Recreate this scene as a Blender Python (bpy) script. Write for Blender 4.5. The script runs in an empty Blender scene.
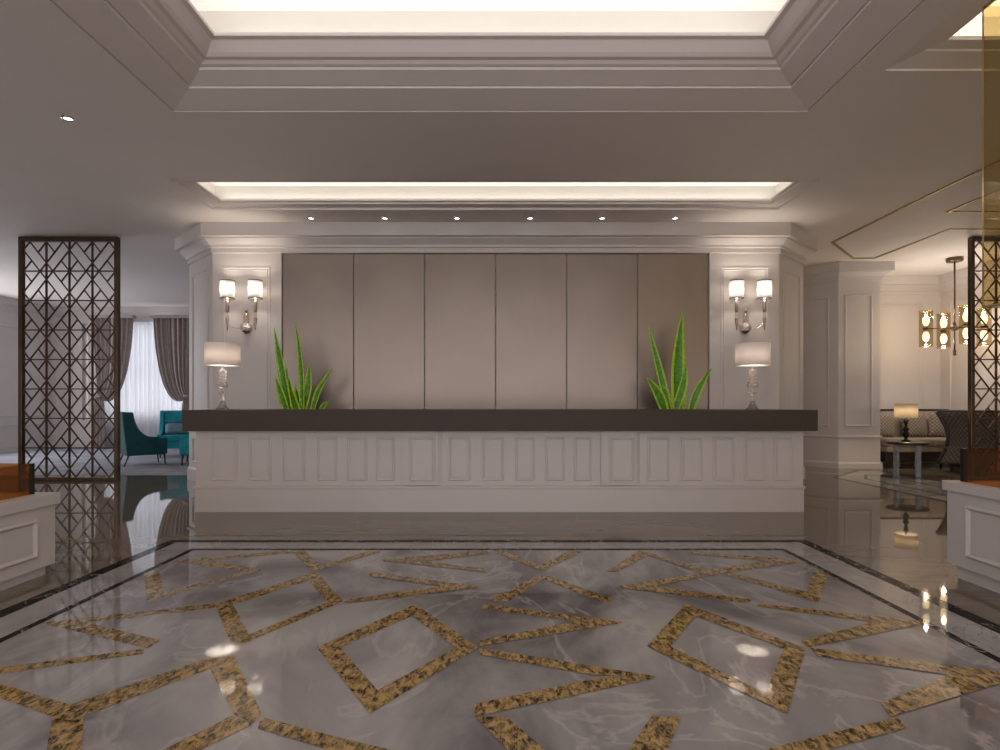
import bpy, math, random
from mathutils import Vector, Matrix
random.seed(7)
PI = math.pi
SC = bpy.context.scene
COL = SC.collection
H = 1.2            # camera height
F = 580.0          # focal length in pixels of the 1000 px wide frame
HC = 2.62          # ceiling above the camera
ZC = H + HC

# ------------------------------------------------------------------ camera, world, light
cam_d = bpy.data.cameras.new('camera')
cam = bpy.data.objects.new('camera', cam_d); COL.objects.link(cam)
cam.location = (0, 0, H); cam.rotation_euler = (PI/2, 0, 0)
cam_d.sensor_width = 36; cam_d.lens = F/1000*36
cam_d.shift_x = 0.001; cam_d.shift_y = 0.029
cam_d.clip_start = 0.05; cam_d.clip_end = 200
SC.camera = cam
SC.view_settings.view_transform = 'Standard'
SC.view_settings.look = 'None'
SC.view_settings.gamma = 1
SC.view_settings.use_curve_mapping = False
SC.view_settings.exposure = 0.0

w = bpy.data.worlds.new('world'); SC.world = w; w.use_nodes = True
bg = w.node_tree.nodes['Background']
bg.inputs[0].default_value = (1.0, 0.94, 0.95, 1); bg.inputs[1].default_value = 2.1

def light(kind, name, loc, energy, color=(1, .93, .85), rot=(0, 0, 0), size=None, size_y=None, **k):
    d = bpy.data.lights.new(name, kind); d.energy = energy; d.color = color
    o = bpy.data.objects.new(name, d); COL.objects.link(o)
    o.location = loc; o.rotation_euler = rot
    if kind == 'AREA':
        d.shape = 'RECTANGLE'; d.size = size; d.size_y = size_y
    if kind in ('POINT', 'SPOT'): d.shadow_soft_size = size or .04
    for a, b in k.items(): setattr(d, a, b)
    return o

# daylight behind the lounge window, plus added lights outside the left wall
light('AREA', 'daylight_and_fill', (-9.45, 16.6, 2.2), 8, (.80, .90, 1.0), (-PI/2, 0, 0), 3.6, 3.4)
for yy in (10.9, 13.1):  # no window seen on this side; added to brighten the lounge
    light('AREA', 'daylight_and_fill', (-13.1, yy, 2.1), 55, (.86, .92, 1.0), (0, -PI/2, 0), 2.6, 1.9)
# cove strips hidden on the ledges of the three ceiling recesses (point upwards)
WARM = (1, .90, .78)
def cove(x0, x1, y0, y1, z, e, color=WARM, off=.16, wd=.08):
    for nm, cx, cy, lx, ly in (('f', (x0+x1)/2, y1+off, x1-x0, wd), ('n', (x0+x1)/2, y0-off, x1-x0, wd),
                               ('l', x0-off, (y0+y1)/2, wd, y1-y0), ('r', x1+off, (y0+y1)/2, wd, y1-y0)):
        light('AREA', 'cove_strip', (cx, cy, z), e*max(lx, ly), color, (PI, 0, 0), lx, ly)

# ------------------------------------------------------------------ materials
def nt(name):
    m = bpy.data.materials.new(name); m.use_nodes = True
    n = m.node_tree.nodes; b = n['Principled BSDF']
    return m, m.node_tree, n, m.node_tree.links, b
def S(b, **k):
    for a, v in k.items():
        a = a.replace('_', ' ')
        b.inputs[a].default_value = v
def c4(c): return (c[0], c[1], c[2], 1)
def plain(name, col, rough=.5, metal=0, var=.06, scale=8, bump=0, bscale=60, **k):
    m, t, n, l, b = nt(name)
    tc = n.new('ShaderNodeTexCoord'); nz = n.new('ShaderNodeTexNoise'); nz.inputs['Scale'].default_value = scale
    nz.inputs['Detail'].default_value = 4
    l.new(tc.outputs['Object'], nz.inputs['Vector'])
    r = n.new('ShaderNodeValToRGB')
    r.color_ramp.elements[0].position = .3; r.color_ramp.elements[1].position = .7
    r.color_ramp.elements[0].color = c4([x*(1-var) for x in col]); r.color_ramp.elements[1].color = c4([min(1, x*(1+var)) for x in col])
    l.new(nz.outputs[0], r.inputs[0]); l.new(r.outputs[0], b.inputs['Base Color'])
    S(b, Roughness=rough, Metallic=metal)
    if bump:
        n2 = n.new('ShaderNodeTexNoise'); n2.inputs['Scale'].default_value = bscale
        l.new(tc.outputs['Object'], n2.inputs['Vector'])
        bp = n.new('ShaderNodeBump'); bp.inputs['Strength'].default_value = bump; bp.inputs['Distance'].default_value = .01
        l.new(n2.outputs[0], bp.inputs['Height']); l.new(bp.outputs[0], b.inputs['Normal'])
    for a, v in k.items(): b.inputs[a.replace('_', ' ')].default_value = v
    return m
def emit(name, col, s):
    m, t, n, l, b = nt(name); S(b, Base_Color=c4(col), Emission_Color=c4(col), Emission_Strength=s); return m
def tinted_glass(name, col, gloss=.04, rough=.02):
    m, t, n, l, b = nt(name); n.remove(b); o = n['Material Output']
    tr = n.new('ShaderNodeBsdfTransparent'); tr.inputs[0].default_value = c4(col)
    g = n.new('ShaderNodeBsdfGlossy'); g.inputs['Roughness'].default_value = rough
    lw = n.new('ShaderNodeLayerWeight'); pw = n.new('ShaderNodeMath'); pw.operation = 'POWER'; pw.inputs[1].default_value = 4
    l.new(lw.outputs['Facing'], pw.inputs[0])
    f = n.new('ShaderNodeMath'); f.operation = 'MULTIPLY_ADD'; f.inputs[1].default_value = .3; f.inputs[2].default_value = gloss
    l.new(pw.outputs[0], f.inputs[0])
    mx = n.new('ShaderNodeMixShader')
    l.new(f.outputs[0], mx.inputs[0]); l.new(tr.outputs[0], mx.inputs[1]); l.new(g.outputs[0], mx.inputs[2])
    l.new(mx.outputs[0], o.inputs[0]); return m
def translucent(name, col, tfac=.5, alpha=0.0):
    m, t, n, l, b = nt(name); o = n['Material Output']; n.remove(b)
    d = n.new('ShaderNodeBsdfDiffuse'); d.inputs[0].default_value = c4(col)
    tl = n.new('ShaderNodeBsdfTranslucent'); tl.inputs[0].default_value = c4(col)
    mx = n.new('ShaderNodeMixShader'); mx.inputs[0].default_value = tfac
    l.new(d.outputs[0], mx.inputs[1]); l.new(tl.outputs[0], mx.inputs[2])
    tr = n.new('ShaderNodeBsdfTransparent'); m2 = n.new('ShaderNodeMixShader'); m2.inputs[0].default_value = alpha
    l.new(mx.outputs[0], m2.inputs[1]); l.new(tr.outputs[0], m2.inputs[2]); l.new(m2.outputs[0], o.inputs[0]); return m

PAINT = plain('white_paint', (.63, .585, .565), .55, var=.015, scale=2)
CEIL = plain('ceiling_paint', (.84, .78, .745), .7, var=.015, scale=1.5)
COFFER = plain('coffer_white', (.82, .80, .77), .7, var=.01)
PANELM = plain('satin_taupe', (.29, .24, .21), .36, metal=.75, var=.04, scale=1.5)
BRONZE = plain('dark_bronze', (.13, .09, .06), .3, metal=.85, var=.3, scale=3)
AGED = plain('aged_brass', (.42, .33, .26), .35, metal=.8, var=.1)
BRASS = plain('brass', (.62, .45, .20), .25, metal=1, var=.1)
GOLD = plain('pale_gold', (.85, .72, .42), .18, metal=1, var=.06)
GOLDLINE = plain('gold_inlay', (.38, .25, .09), .45, metal=.4, var=.15)
TOPM = plain('dark_brown_stone', (.045, .028, .017), .55, var=.08, scale=5)
CHROME = plain('chrome', (.75, .72, .70), .12, metal=1, var=.04)
BLACKM = plain('black_metal', (.015, .013, .012), .35, metal=.6)
DARKW = plain('dark_wood', (.03, .022, .018), .3, var=.3, scale=12)
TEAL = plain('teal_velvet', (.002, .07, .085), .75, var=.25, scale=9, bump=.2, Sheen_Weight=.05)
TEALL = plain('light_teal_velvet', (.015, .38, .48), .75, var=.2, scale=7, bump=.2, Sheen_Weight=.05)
PILLOWB = plain('slate_blue_cloth', (.20, .33, .42), .8, var=.1)
NAVY = plain('navy_cloth', (.008, .015, .05), .7)
DRAPE = plain('taupe_drape', (.36, .30, .285), .75, var=.12, scale=10, bump=.2)
SHEER = translucent('sheer_white', (.80, .82, .86), .48, .05)
SHADE = translucent('shade_white', (.88, .81, .76), .32)
DIFF = translucent('lamp_diffuser', (.95, .90, .82), .85)
SHADES = translucent('sconce_shade_white', (.92, .91, .90), .72)
SHADEO = translucent('olive_shade', (.44, .39, .32), .5)
BULB = emit('bulb_warm', (1, .86, .64), 2.2)
LED = emit('led_cool', (.88, .93, 1), 6)
COFGLOW = emit('coffer_painted_glow', (1, .965, .92), .31)  # glow painted onto the recess tops, which the coves light
CRYSTAL = tinted_glass('crystal', (.93, .86, .80))
_m, _t, _n, _l, _b = nt('cut_crystal'); S(_b, Base_Color=(.95, .87, .82, 1), Roughness=.06, Transmission_Weight=.75, IOR=1.5); CUT = _m
AMBER = tinted_glass('amber_glass', (.80, .57, .28))
GOLDG = tinted_glass('gold_glass', (.87, .825, .69))
SMOKE = tinted_glass('smoke_amber_glass', (.74, .66, .52))
LEAFG = plain('leaf_green', (.085, .30, .006), .4, var=.4, scale=25)
LEAFY = plain('leaf_edge', (.46, .66, .03), .45, var=.2, scale=25)
SOIL = plain('soil', (.03, .02, .012), .9, var=.4, scale=40)
POT = plain('grey_pot', (.18, .17, .16), .5)
CARPET = plain('grey_carpet', (.36, .37, .42), .95, var=.25, scale=2.2, bump=.4, bscale=200)
SOFAF = plain('beige_upholstery', (.36, .30, .235), .8, var=.08, bump=.1)
MARBG = plain('grey_marble_legs', (.34, .36, .39), .3, var=.3, scale=14)

def quilt(name, col, col2, scale):
    m, t, n, l, b = nt(name)
    tc = n.new('ShaderNodeTexCoord'); outs = []
    for s in (1, -1):
        mp = n.new('ShaderNodeMapping'); mp.inputs['Rotation'].default_value = (0, 0, 0)
        sx = n.new('ShaderNodeSeparateXYZ'); l.new(tc.outputs['UV'], sx.inputs[0])
        a = n.new('ShaderNodeMath'); a.operation = 'MULTIPLY'; a.inputs[1].default_value = s; l.new(sx.outputs[1], a.inputs[0])
        c = n.new('ShaderNodeMath'); c.operation = 'ADD'; l.new(sx.outputs[0], c.inputs[0]); l.new(a.outputs[0], c.inputs[1])
        d = n.new('ShaderNodeMath'); d.operation = 'MULTIPLY'; d.inputs[1].default_value = scale; l.new(c.outputs[0], d.inputs[0])
        f = n.new('ShaderNodeMath'); f.operation = 'PINGPONG'; f.inputs[1].default_value = .5; l.new(d.outputs[0], f.inputs[0])
        outs.append(f)
    mn = n.new('ShaderNodeMath'); mn.operation = 'MINIMUM'; l.new(outs[0].outputs[0], mn.inputs[0]); l.new(outs[1].outputs[0], mn.inputs[1])
    r = n.new('ShaderNodeValToRGB'); r.color_ramp.elements[0].position = .03; r.color_ramp.elements[1].position = .16
    r.color_ramp.elements[0].color = c4(col2); r.color_ramp.elements[1].color = c4(col)
    l.new(mn.outputs[0], r.inputs[0]); l.new(r.outputs[0], b.inputs['Base Color'])
    bp = n.new('ShaderNodeBump'); bp.inputs['Strength'].default_value = .8; bp.inputs['Distance'].default_value = .02
    l.new(mn.outputs[0], bp.inputs['Height']); l.new(bp.outputs[0], b.inputs['Normal'])
    S(b, Roughness=.5); return m
QUILT = quilt('quilted_beige', (.36, .30, .235), (.12, .09, .065), 14)
QUILTD = quilt('quilted_dark', (.13, .10, .08), (.02, .012, .01), 12)

def marble(name, c1, c2, vein, vs=.5, rough=.03, stretch=(1, 1, 1), rot=0, veinw=.012, ior=1.45, spec=.5, sp=.16, vamt=.6):
    m, t, n, l, b = nt(name)
    tc = n.new('ShaderNodeTexCoord'); mp = n.new('ShaderNodeMapping')
    mp.inputs['Scale'].default_value = stretch; mp.inputs['Rotation'].default_value = (0, 0, rot)
    l.new(tc.outputs['Object'], mp.inputs[0])
    n1 = n.new('ShaderNodeTexNoise'); n1.inputs['Scale'].default_value = vs; n1.inputs['Detail'].default_value = 9
    n1.inputs['Roughness'].default_value = .58; n1.inputs['Distortion'].default_value = .9
    l.new(mp.outputs[0], n1.inputs['Vector'])
    r1 = n.new('ShaderNodeValToRGB'); r1.color_ramp.elements[0].position = .5-sp; r1.color_ramp.elements[1].position = .5+sp
    r1.color_ramp.elements[0].color = c4(c1); r1.color_ramp.elements[1].color = c4(c2)
    l.new(n1.outputs[0], r1.inputs[0])
    n2 = n.new('ShaderNodeTexNoise'); n2.inputs['Scale'].default_value = vs*1.3; n2.inputs['Detail'].default_value = 7
    n2.inputs['Roughness'].default_value = .55; n2.inputs['Distortion'].default_value = 1.2
    m2 = n.new('ShaderNodeMapping'); m2.inputs['Location'].default_value = (5, 3, 1); m2.inputs['Scale'].default_value = stretch
    m2.inputs['Rotation'].default_value = (0, 0, rot+.5)
    l.new(tc.outputs['Object'], m2.inputs[0]); l.new(m2.outputs[0], n2.inputs['Vector'])
    s = n.new('ShaderNodeMath'); s.operation = 'SUBTRACT'; s.inputs[1].default_value = .5; l.new(n2.outputs[0], s.inputs[0])
    a = n.new('ShaderNodeMath'); a.operation = 'ABSOLUTE'; l.new(s.outputs[0], a.inputs[0])
    r2 = n.new('ShaderNodeValToRGB'); r2.color_ramp.elements[0].position = 0; r2.color_ramp.elements[1].position = veinw
    r2.color_ramp.elements[0].color = (vamt, vamt, vamt, 1); r2.color_ramp.elements[1].color = (0, 0, 0, 1)
    l.new(a.outputs[0], r2.inputs[0])
    mx = n.new('ShaderNodeMixRGB'); mx.inputs[2].default_value = c4(vein)
    l.new(r2.outputs[0], mx.inputs[0]); l.new(r1.outputs[0], mx.inputs[1]); l.new(mx.outputs[0], b.inputs['Base Color'])
    S(b, Roughness=rough, IOR=ior, Specular_IOR_Level=spec); return m
FIELD = marble('grey_lilac_marble', (.17, .155, .165), (.47, .44, .44), (.60, .55, .53), 1.0, rot=.6, stretch=(1, .6, 1), veinw=.02, vamt=.45, sp=.12)
BORDER = marble('pale_grey_marble', (.30, .285, .285), (.42, .40, .395), (.12, .11, .11), 2.2, veinw=.012)
BLACKMB = marble('black_marble', (.006, .005, .005), (.018, .015, .014), (.55, .50, .46), 3.0, veinw=.012, vamt=.8, rough=.08, spec=.03)
BROWNST = marble('brown_stone', (.165, .130, .100), (.245, .195, .150), (.12, .09, .07), 1.1, stretch=(.35, 2.4, 1), veinw=.03, vamt=.4)
EMP = marble('golden_brown_marble', (.05, .024, .008), (.52, .335, .13), (.72, .57, .35), 34, stretch=(1, .55, 1), rot=.5, veinw=.04, vamt=.4, sp=.11, spec=.35)

# ------------------------------------------------------------------ mesh helper
class MB:
    def __init__(s): s.v = []; s.f = []; s.mi = []; s.sm = []; s.uv = {}
    def add(s, vs, fs, mi=0, smooth=False):
        o = len(s.v); s.v += [tuple(p) for p in vs]
        for f in fs: s.f.append(tuple(i+o for i in f)); s.mi.append(mi); s.sm.append(smooth)
        return s
    def box(s, x0, x1, y0, y1, z0, z1, mi=0):
        return s.add([(x0,y0,z0),(x1,y0,z0),(x1,y1,z0),(x0,y1,z0),(x0,y0,z1),(x1,y0,z1),(x1,y1,z1),(x0,y1,z1)],
              [(0,3,2,1),(4,5,6,7),(0,1,5,4),(1,2,6,5),(2,3,7,6),(3,0,4,7)], mi)
    def lathe(s, prof, c=(0,0,0), n=20, mi=0, smooth=True, axis='z'):
        vs = []; fs = []; k = len(prof)
        for i in range(n):
            a = 2*PI*i/n
            for r, z in prof:
                vs.append((c[0]+r*math.cos(a), c[1]+r*math.sin(a), c[2]+z) if axis == 'z' else (c[0]+r*math.cos(a), c[1]+z, c[2]+r*math.sin(a)))
        for i in range(n):
            j = (i+1) % n
            for q in range(k-1): fs.append((i*k+q, j*k+q, j*k+q+1, i*k+q+1))
        return s.add(vs, fs, mi, smooth)
    def tube(s, pts, r, n=8, mi=0):
        pts = [Vector(p) for p in pts]; rs = r if isinstance(r, (list, tuple)) else [r]*len(pts)
        vs = []; fs = []; up = Vector((0, 0, 1)); L = len(pts)
        for i, p in enumerate(pts):
            d = (pts[min(i+1, L-1)]-pts[max(i-1, 0)]).normalized()
            u = up if abs(d.dot(up)) < .95 else Vector((1, 0, 0))
            a = d.cross(u).normalized(); b = d.cross(a).normalized()
            for k in range(n):
                t = 2*PI*k/n; vs.append(p+(a*math.cos(t)+b*math.sin(t))*rs[i])
        for i in range(L-1):
            for k in range(n):
                k2 = (k+1) % n; fs.append((i*n+k, i*n+k2, (i+1)*n+k2, (i+1)*n+k))
        fs.append(tuple(range(n-1, -1, -1))); fs.append(tuple((L-1)*n+k for k in range(n)))
        return s.add(vs, fs, mi, True)
    def bar(s, p, q, wd, dp, mi=0, n=(0, 1, 0)):     # square bar from p to q; depth dp along n
        p = Vector(p); q = Vector(q); n = Vector(n); d = (q-p).normalized(); a = d.cross(n).normalized()*wd/2; b = n*dp/2
        vs = [p-a-b, p+a-b, p+a+b, p-a+b, q-a-b, q+a-b, q+a+b, q-a+b]
        return s.add(vs, [(0,3,2,1),(4,5,6,7),(0,1,5,4),(1,2,6,5),(2,3,7,6),(3,0,4,7)], mi)
    def prism(s, poly, z0, z1, mi=0, T=None):        # poly in xy, extruded; T maps (a,b,c) to 3D
        T = T or (lambda a, b, c: (a, b, c)); n = len(poly)
        vs = [T(a, b, z0) for a, b in poly]+[T(a, b, z1) for a, b in poly]
        fs = [tuple(range(n-1, -1, -1)), tuple(range(n, 2*n))]+[(i, (i+1) % n, n+(i+1) % n, n+i) for i in range(n)]
        return s.add(vs, fs, mi)
    def mould(s, path, prof, closed=False, T=None, mi=0, smooth=False):
        # path of 2D points, prof of (offset to the right of travel, height); mitred
        T = T or (lambda a, b, c: (a, b, c)); n = len(path); P = [Vector(p) for p in path]; vs = []; k = len(prof)
        for i in range(n):
            if closed: a, b = P[i-1], P[(i+1) % n]
            else: a = P[i-1] if i else None; b = P[i+1] if i < n-1 else None
            d1 = (P[i]-a).normalized() if a is not None else None
            d2 = (b-P[i]).normalized() if b is not None else None
            d1 = d1 if d1 is not None else d2; d2 = d2 if d2 is not None else d1
            n1 = Vector((d1.y, -d1.x)); n2 = Vector((d2.y, -d2.x)); m = (n1+n2).normalized(); m /= max(.2, m.dot(n1))
            for o, z in prof:
                q = P[i]+m*o; vs.append(T(q.x, q.y, z))
        fs = []
        for i in range(n if closed else n-1):
            j = (i+1) % n
            for q in range(k-1): fs.append((i*k+q, j*k+q, j*k+q+1, i*k+q+1))
        return s.add(vs, fs, mi, smooth)
    def grid(s, fn, nu, nv, mi=0, smooth=True, uvs=None):
        vs = [fn(i/nu, j/nv) for i in range(nu+1) for j in range(nv+1)]
        fs = []
        for i in range(nu):
            for j in range(nv):
                a = i*(nv+1)+j; fs.append((a, a+nv+1, a+nv+2, a+1))
                if uvs: s.uv[len(s.f)+len(fs)-1] = [(i/nu*uvs[0], j/nv*uvs[1]), ((i+1)/nu*uvs[0], j/nv*uvs[1]), ((i+1)/nu*uvs[0], (j+1)/nv*uvs[1]), (i/nu*uvs[0], (j+1)/nv*uvs[1])]
        return s.add(vs, fs, mi, smooth)
    def build(s, name, mats, parent=None, bevel=0, solid=0, loc=None):
        me = bpy.data.meshes.new(name); me.from_pydata(s.v, [], s.f)
        for m in (mats if isinstance(mats, (list, tuple)) else [mats]): me.materials.append(m)
        me.polygons.foreach_set('material_index', s.mi); me.polygons.foreach_set('use_smooth', s.sm)
        if s.uv:
            ul = me.uv_layers.new(name='UVMap')
            for p in me.polygons:
                if p.index in s.uv:
                    for li, c in zip(p.loop_indices, s.uv[p.index]): ul.data[li].uv = c
        me.update()
        o = bpy.data.objects.new(name, me); COL.objects.link(o)
        if parent: o.parent = parent
        if loc: o.location = loc
        if solid:
            md = o.modifiers.new('solid', 'SOLIDIFY'); md.thickness = solid; md.offset = 0
        if bevel:
            md = o.modifiers.new('bevel', 'BEVEL'); md.width = bevel; md.segments = 2; md.limit_method = 'ANGLE'
        return o

def tag(o, label, cat, group=None):
    o['label'] = label; o['category'] = cat
    if group: o['group'] = group
    return o
def thing(name, label, cat, loc=(0, 0, 0), rz=0, group=None):
    o = bpy.data.objects.new(name, None); COL.objects.link(o); o.empty_display_size = .1
    o.location = loc; o.rotation_euler = (0, 0, rz); return tag(o, label, cat, group)
def struct(mb, name, mats, **k):
    o = mb.build(name, mats, **k); o['kind'] = 'structure'; return o
def copy_tree(o, parent=None):
    c = o.copy(); COL.objects.link(c); c.parent = parent
    for ch in list(o.children): copy_tree(ch, c)
    return c
def soft(o, lv=2):
    md = o.modifiers.new('sub', 'SUBSURF'); md.levels = lv; md.render_levels = lv; return o
def fl(x, y):                                         # photo pixel on the floor
    d = y-404.0; return ((x-499)*H/d, F*H/d)
def pt(x, y, Y):                                      # photo pixel at depth Y
    return ((x-499)/F*Y, Y, H-(y-404)/F*Y)

# ------------------------------------------------------------------ floor
XL, XR, YF, YB = -12.2, 9.13, 16.0, -6.0
fm = MB()
MF = [BROWNST, FIELD, BORDER, BLACKMB, EMP, CARPET]
fm.add([(XL-.3, YB, 0), (XR+.3, YB, 0), (XR+.3, YF, 0), (XL-.3, YF, 0)], [(0, 1, 2, 3)], 0)
def rect(x0, x1, y0, y1, z, mi): fm.add([(x0, y0, z), (x1, y0, z), (x1, y1, z), (x0, y1, z)], [(0, 1, 2, 3)], mi)
def frame(x0, x1, y0, y1, wx, wy, z, mi):
    rect(x0, x1, y1-wy, y1, z, mi); rect(x0, x1, y0, y0+wy, z, mi)
    rect(x0, x0+wx, y0+wy, y1-wy, z, mi); rect(x1-wx, x1, y0+wy, y1-wy, z, mi)
bx0, bx1, by0, by1 = -2.895, 2.71, -1.6, 5.118
rect(bx0, bx1, by0, by1, .0006, 2)
frame(bx0, bx1, by0, by1, .10, .09, .0012, 3)
rect(bx0+.345, bx1-.345, by0+.31, by1-.31, .0012, 1)
frame(bx0+.345, bx1-.345, by0+.31, by1-.31, .048, .055, .0018, 3)
CR = {1: (0, 540, 5), 2: (200, 540, 5), 3: (400, 540, 5), 4: (600, 540, 5), 5: (800, 540, 5),
      6: (0, 640, 2.941), 7: (330, 640, 2.941), 8: (660, 640, 2.941)}
def P(c, *pts):
    ox, oy, s = CR[c]; return [(ox+x/s, oy+y/s) for x, y in pts]
BANDS = [
 P(1, (719,165),(798,165),(822,262),(735,313)),
 P(1, (735,313),(822,262),(1240,158),(1305,150)),
 P(2, (-140,108),(30,103),(305,150),(240,158)),
 P(2, (-140,105),(430,55),(470,68),(30,103)),
 P(1, (205,417),(1075,318),(1075,340),(430,415)),
 P(1, (205,417),(430,415),(805,503),(740,545)),
 P(1, (-300,679),(725,545),(715,572),(-300,714)),
 P(6, (-160,62),(0,130),(205,192),(155,228),(0,172),(-160,110)),
 P(6, (205,192),(600,58),(635,80),(245,225)),
 P(6, (205,190),(245,225),(155,228)),
 P(6, (155,227),(245,224),(238,420),(120,420)),
 P(2, (75,325),(165,325),(245,475),(225,518),(150,512)),
 P(2, (225,518),(245,475),(640,312),(718,305),(640,342)),
 P(2, (540,205),(590,165),(670,262),(718,305),(640,315)),
 P(2, (75,322),(500,185),(562,165),(590,165),(540,205),(165,325)),
 P(2, (455,58),(520,52),(605,128),(590,158),(565,158)),
 P(2, (590,155),(605,128),(840,57),(910,60)),
 P(6, (600,58),(690,48),(768,215),(745,248),(690,222)),
 P(6, (680,226),(745,248),(590,326),(500,372),(400,372),(480,326)),
 P(6, (768,228),(1000,290),(1170,330),(1290,365),(1110,365),(960,324),(758,262)),
 [(317,648),(415,604.4),(412,616.4),(340,648)], [(415,604.4),(478.4,648),(456,648),(412,616.4)],
 [(478.4,648),(370,714.5),(377.6,691),(456,648)], [(370,714.5),(317,648),(340,648),(377.6,691)],
 P(3, (465,57),(515,56),(712,132),(735,148),(690,150)),
 P(3, (700,130),(845,58),(915,58),(735,148),(712,150)),
 P(3, (690,178),(735,188),(540,310),(435,310)),
 P(3, (735,178),(1070,300),(1030,320),(970,300),(710,192)),
 P(3, (415,322),(1115,413),(900,410),(415,348)),
 P(3, (890,408),(1115,412),(1110,418),(400,533),(400,505)),
 P(3, (397,542),(1285,686),(970,680),(397,577)),
 P(7, (800,112),(955,108),(955,115),(425,228),(425,190)),
 P(7, (428,228),(520,228),(630,324),(700,390),(590,390),(520,324)),
 P(7, (945,228),(1033,228),(995,324),(965,400),(810,400),(880,324)),
 P(4, (195,57),(240,78),(85,160),(30,160)),
 P(4, (210,57),(545,150),(510,165),(195,65)),
 P(4, (445,60),(1000,100),(1000,108),(840,108),(450,70)),
 P(4, (840,108),(1000,104),(1000,112),(590,172),(550,150)),
 P(4, (515,165),(550,150),(590,172),(240,240),(80,235)),
 P(4, (80,230),(280,232),(760,302),(740,318),(80,240)),
 P(4, (660,165),(1030,262),(1095,315),(615,172)),
 P(5, (65,165),(145,165),(95,315),(30,262)),
 P(5, (-200,322),(630,412),(630,418),(370,412),(-220,335)),
 P(5, (370,412),(630,412),(630,420),(40,540),(5,508)),
 [(647,647),(686,604.4),(696,617),(670,647)], [(686,604.4),(806,649),(784,649),(696,617)],
 [(806,649),(787.5,714.8),(765.4,694.4),(784,649)], [(787.5,714.8),(647,647),(670,647),(765.4,694.4)],
 P(3, (-155,165),(-140,163),(395,236),(200,233),(-155,183)),
 P(3, (200,233),(395,236),(395,242),(-255,318),(-280,314),(-240,298)),
 P(3, (-85,101),(130,110),(430,147),(430,163),(-85,106)),
 P(3, (-85,100),(400,56),(450,60),(450,68),(130,108)),
 P(8, (440,25),(1035,100),(1000,125),(850,105),(465,50)),
 P(8, (850,105),(1035,100),(1035,120),(680,228),(650,190)),
 P(8, (655,240),(700,228),(725,262),(480,330),(360,372),(180,372),(310,325)),
]
for bnd in BANDS:
    q = [fl(*p) for p in bnd]
    a = sum(q[i][0]*q[(i+1) % len(q)][1]-q[(i+1) % len(q)][0]*q[i][1] for i in range(len(q)))
    if a < 0: q = q[::-1]
    fm.add([(x, y, .0024+.00005*BANDS.index(bnd)) for x, y in q], [tuple(range(len(q)))], 4)
# carpet in the left lounge, stone medallion in the right bay
rect(XL, -5.15, 9.75, 15.9, .0012, 5)
def ring(path, wd, z, mi): fm.mould(path, [(0, z), (wd, z)], closed=True, mi=mi)
med = [(5.45, 4.9), (5.45, 9.5), (6.45, 10.5), (6.87, 10.5), (6.87, 4.9)]
fm.add([(x, y, .0006) for x, y in med], [(4, 3, 2, 1, 0)], 2)
ring(med, .07, .0012, 3)
ring([(5.85, 5.3), (5.85, 9.3), (6.2, 9.85), (6.42, 9.85), (6.42, 5.3)], .05, .0013, 3)
struct(fm, 'floor', MF)

# ------------------------------------------------------------------ ceiling with recesses
def coffer(mb, x0, x1, y0, y1, prof, depth, back, mi=0, mc=1, ml=2):
    p = [(x0, y0), (x0, y1), (x1, y1), (x1, y0)]     # offset to the right of travel = inwards
    mb.mould(p, [(o, ZC+z) for o, z in prof], closed=True, mi=mi)
    o, z = prof[-1]
    mb.mould(p, [(o, ZC+z), (o-.03, ZC+z+.02), (o-back, ZC+z+.02), (o-back, ZC+depth)], closed=True, mi=mc)
    e = o-back
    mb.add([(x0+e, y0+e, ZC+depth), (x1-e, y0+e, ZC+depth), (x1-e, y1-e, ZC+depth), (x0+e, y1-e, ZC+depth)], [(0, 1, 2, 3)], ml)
cf = MB()
MAIN = (-2.92, 2.77, -1.6, 5.20); SIDE = (3.03, 8.6, -1.2, 4.56); SMALL = (-3.86, 3.76, 6.78, 7.83)
PR = [(0, 0), (0, .035), (.014, .035), (.014, .006), (.305, .045), (.305, .075), (.32, .075), (.32, .06), (.48, .10), (.49, .115), (.52, .12), (.55, .14), (.59, .14), (.62, .16), (.68, .22), (.72, .225), (.72, .25)]  # narrow grooves added at the first two steps to draw dark shadow lines
coffer(cf, *MAIN, PR, .62, .30)
coffer(cf, *SIDE, [(0, 0), (0, .012), (.18, .045), (.19, .055), (.28, .068), (.29, .09)], .40, .25)
coffer(cf, *SMALL, [(0, 0), (0, .025), (.01, .03), (.15, .03), (.15, .05), (.20, .055), (.20, .075)], .30, .14)
xs = sorted([XL-.3, XR+.3]+[v for r in (MAIN, SIDE, SMALL) for v in r[:2]])
ys = sorted([YB, YF]+[v for r in (MAIN, SIDE, SMALL) for v in r[2:]])
for a, b in zip(xs, xs[1:]):
    for c, d in zip(ys, ys[1:]):
        mx, my = (a+b)/2, (c+d)/2
        if any(r[0] < mx < r[1] and r[2] < my < r[3] for r in (MAIN, SIDE, SMALL)): continue
        cf.add([(a, c, ZC), (b, c, ZC), (b, d, ZC), (a, d, ZC)], [(3, 2, 1, 0)], 0)
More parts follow.
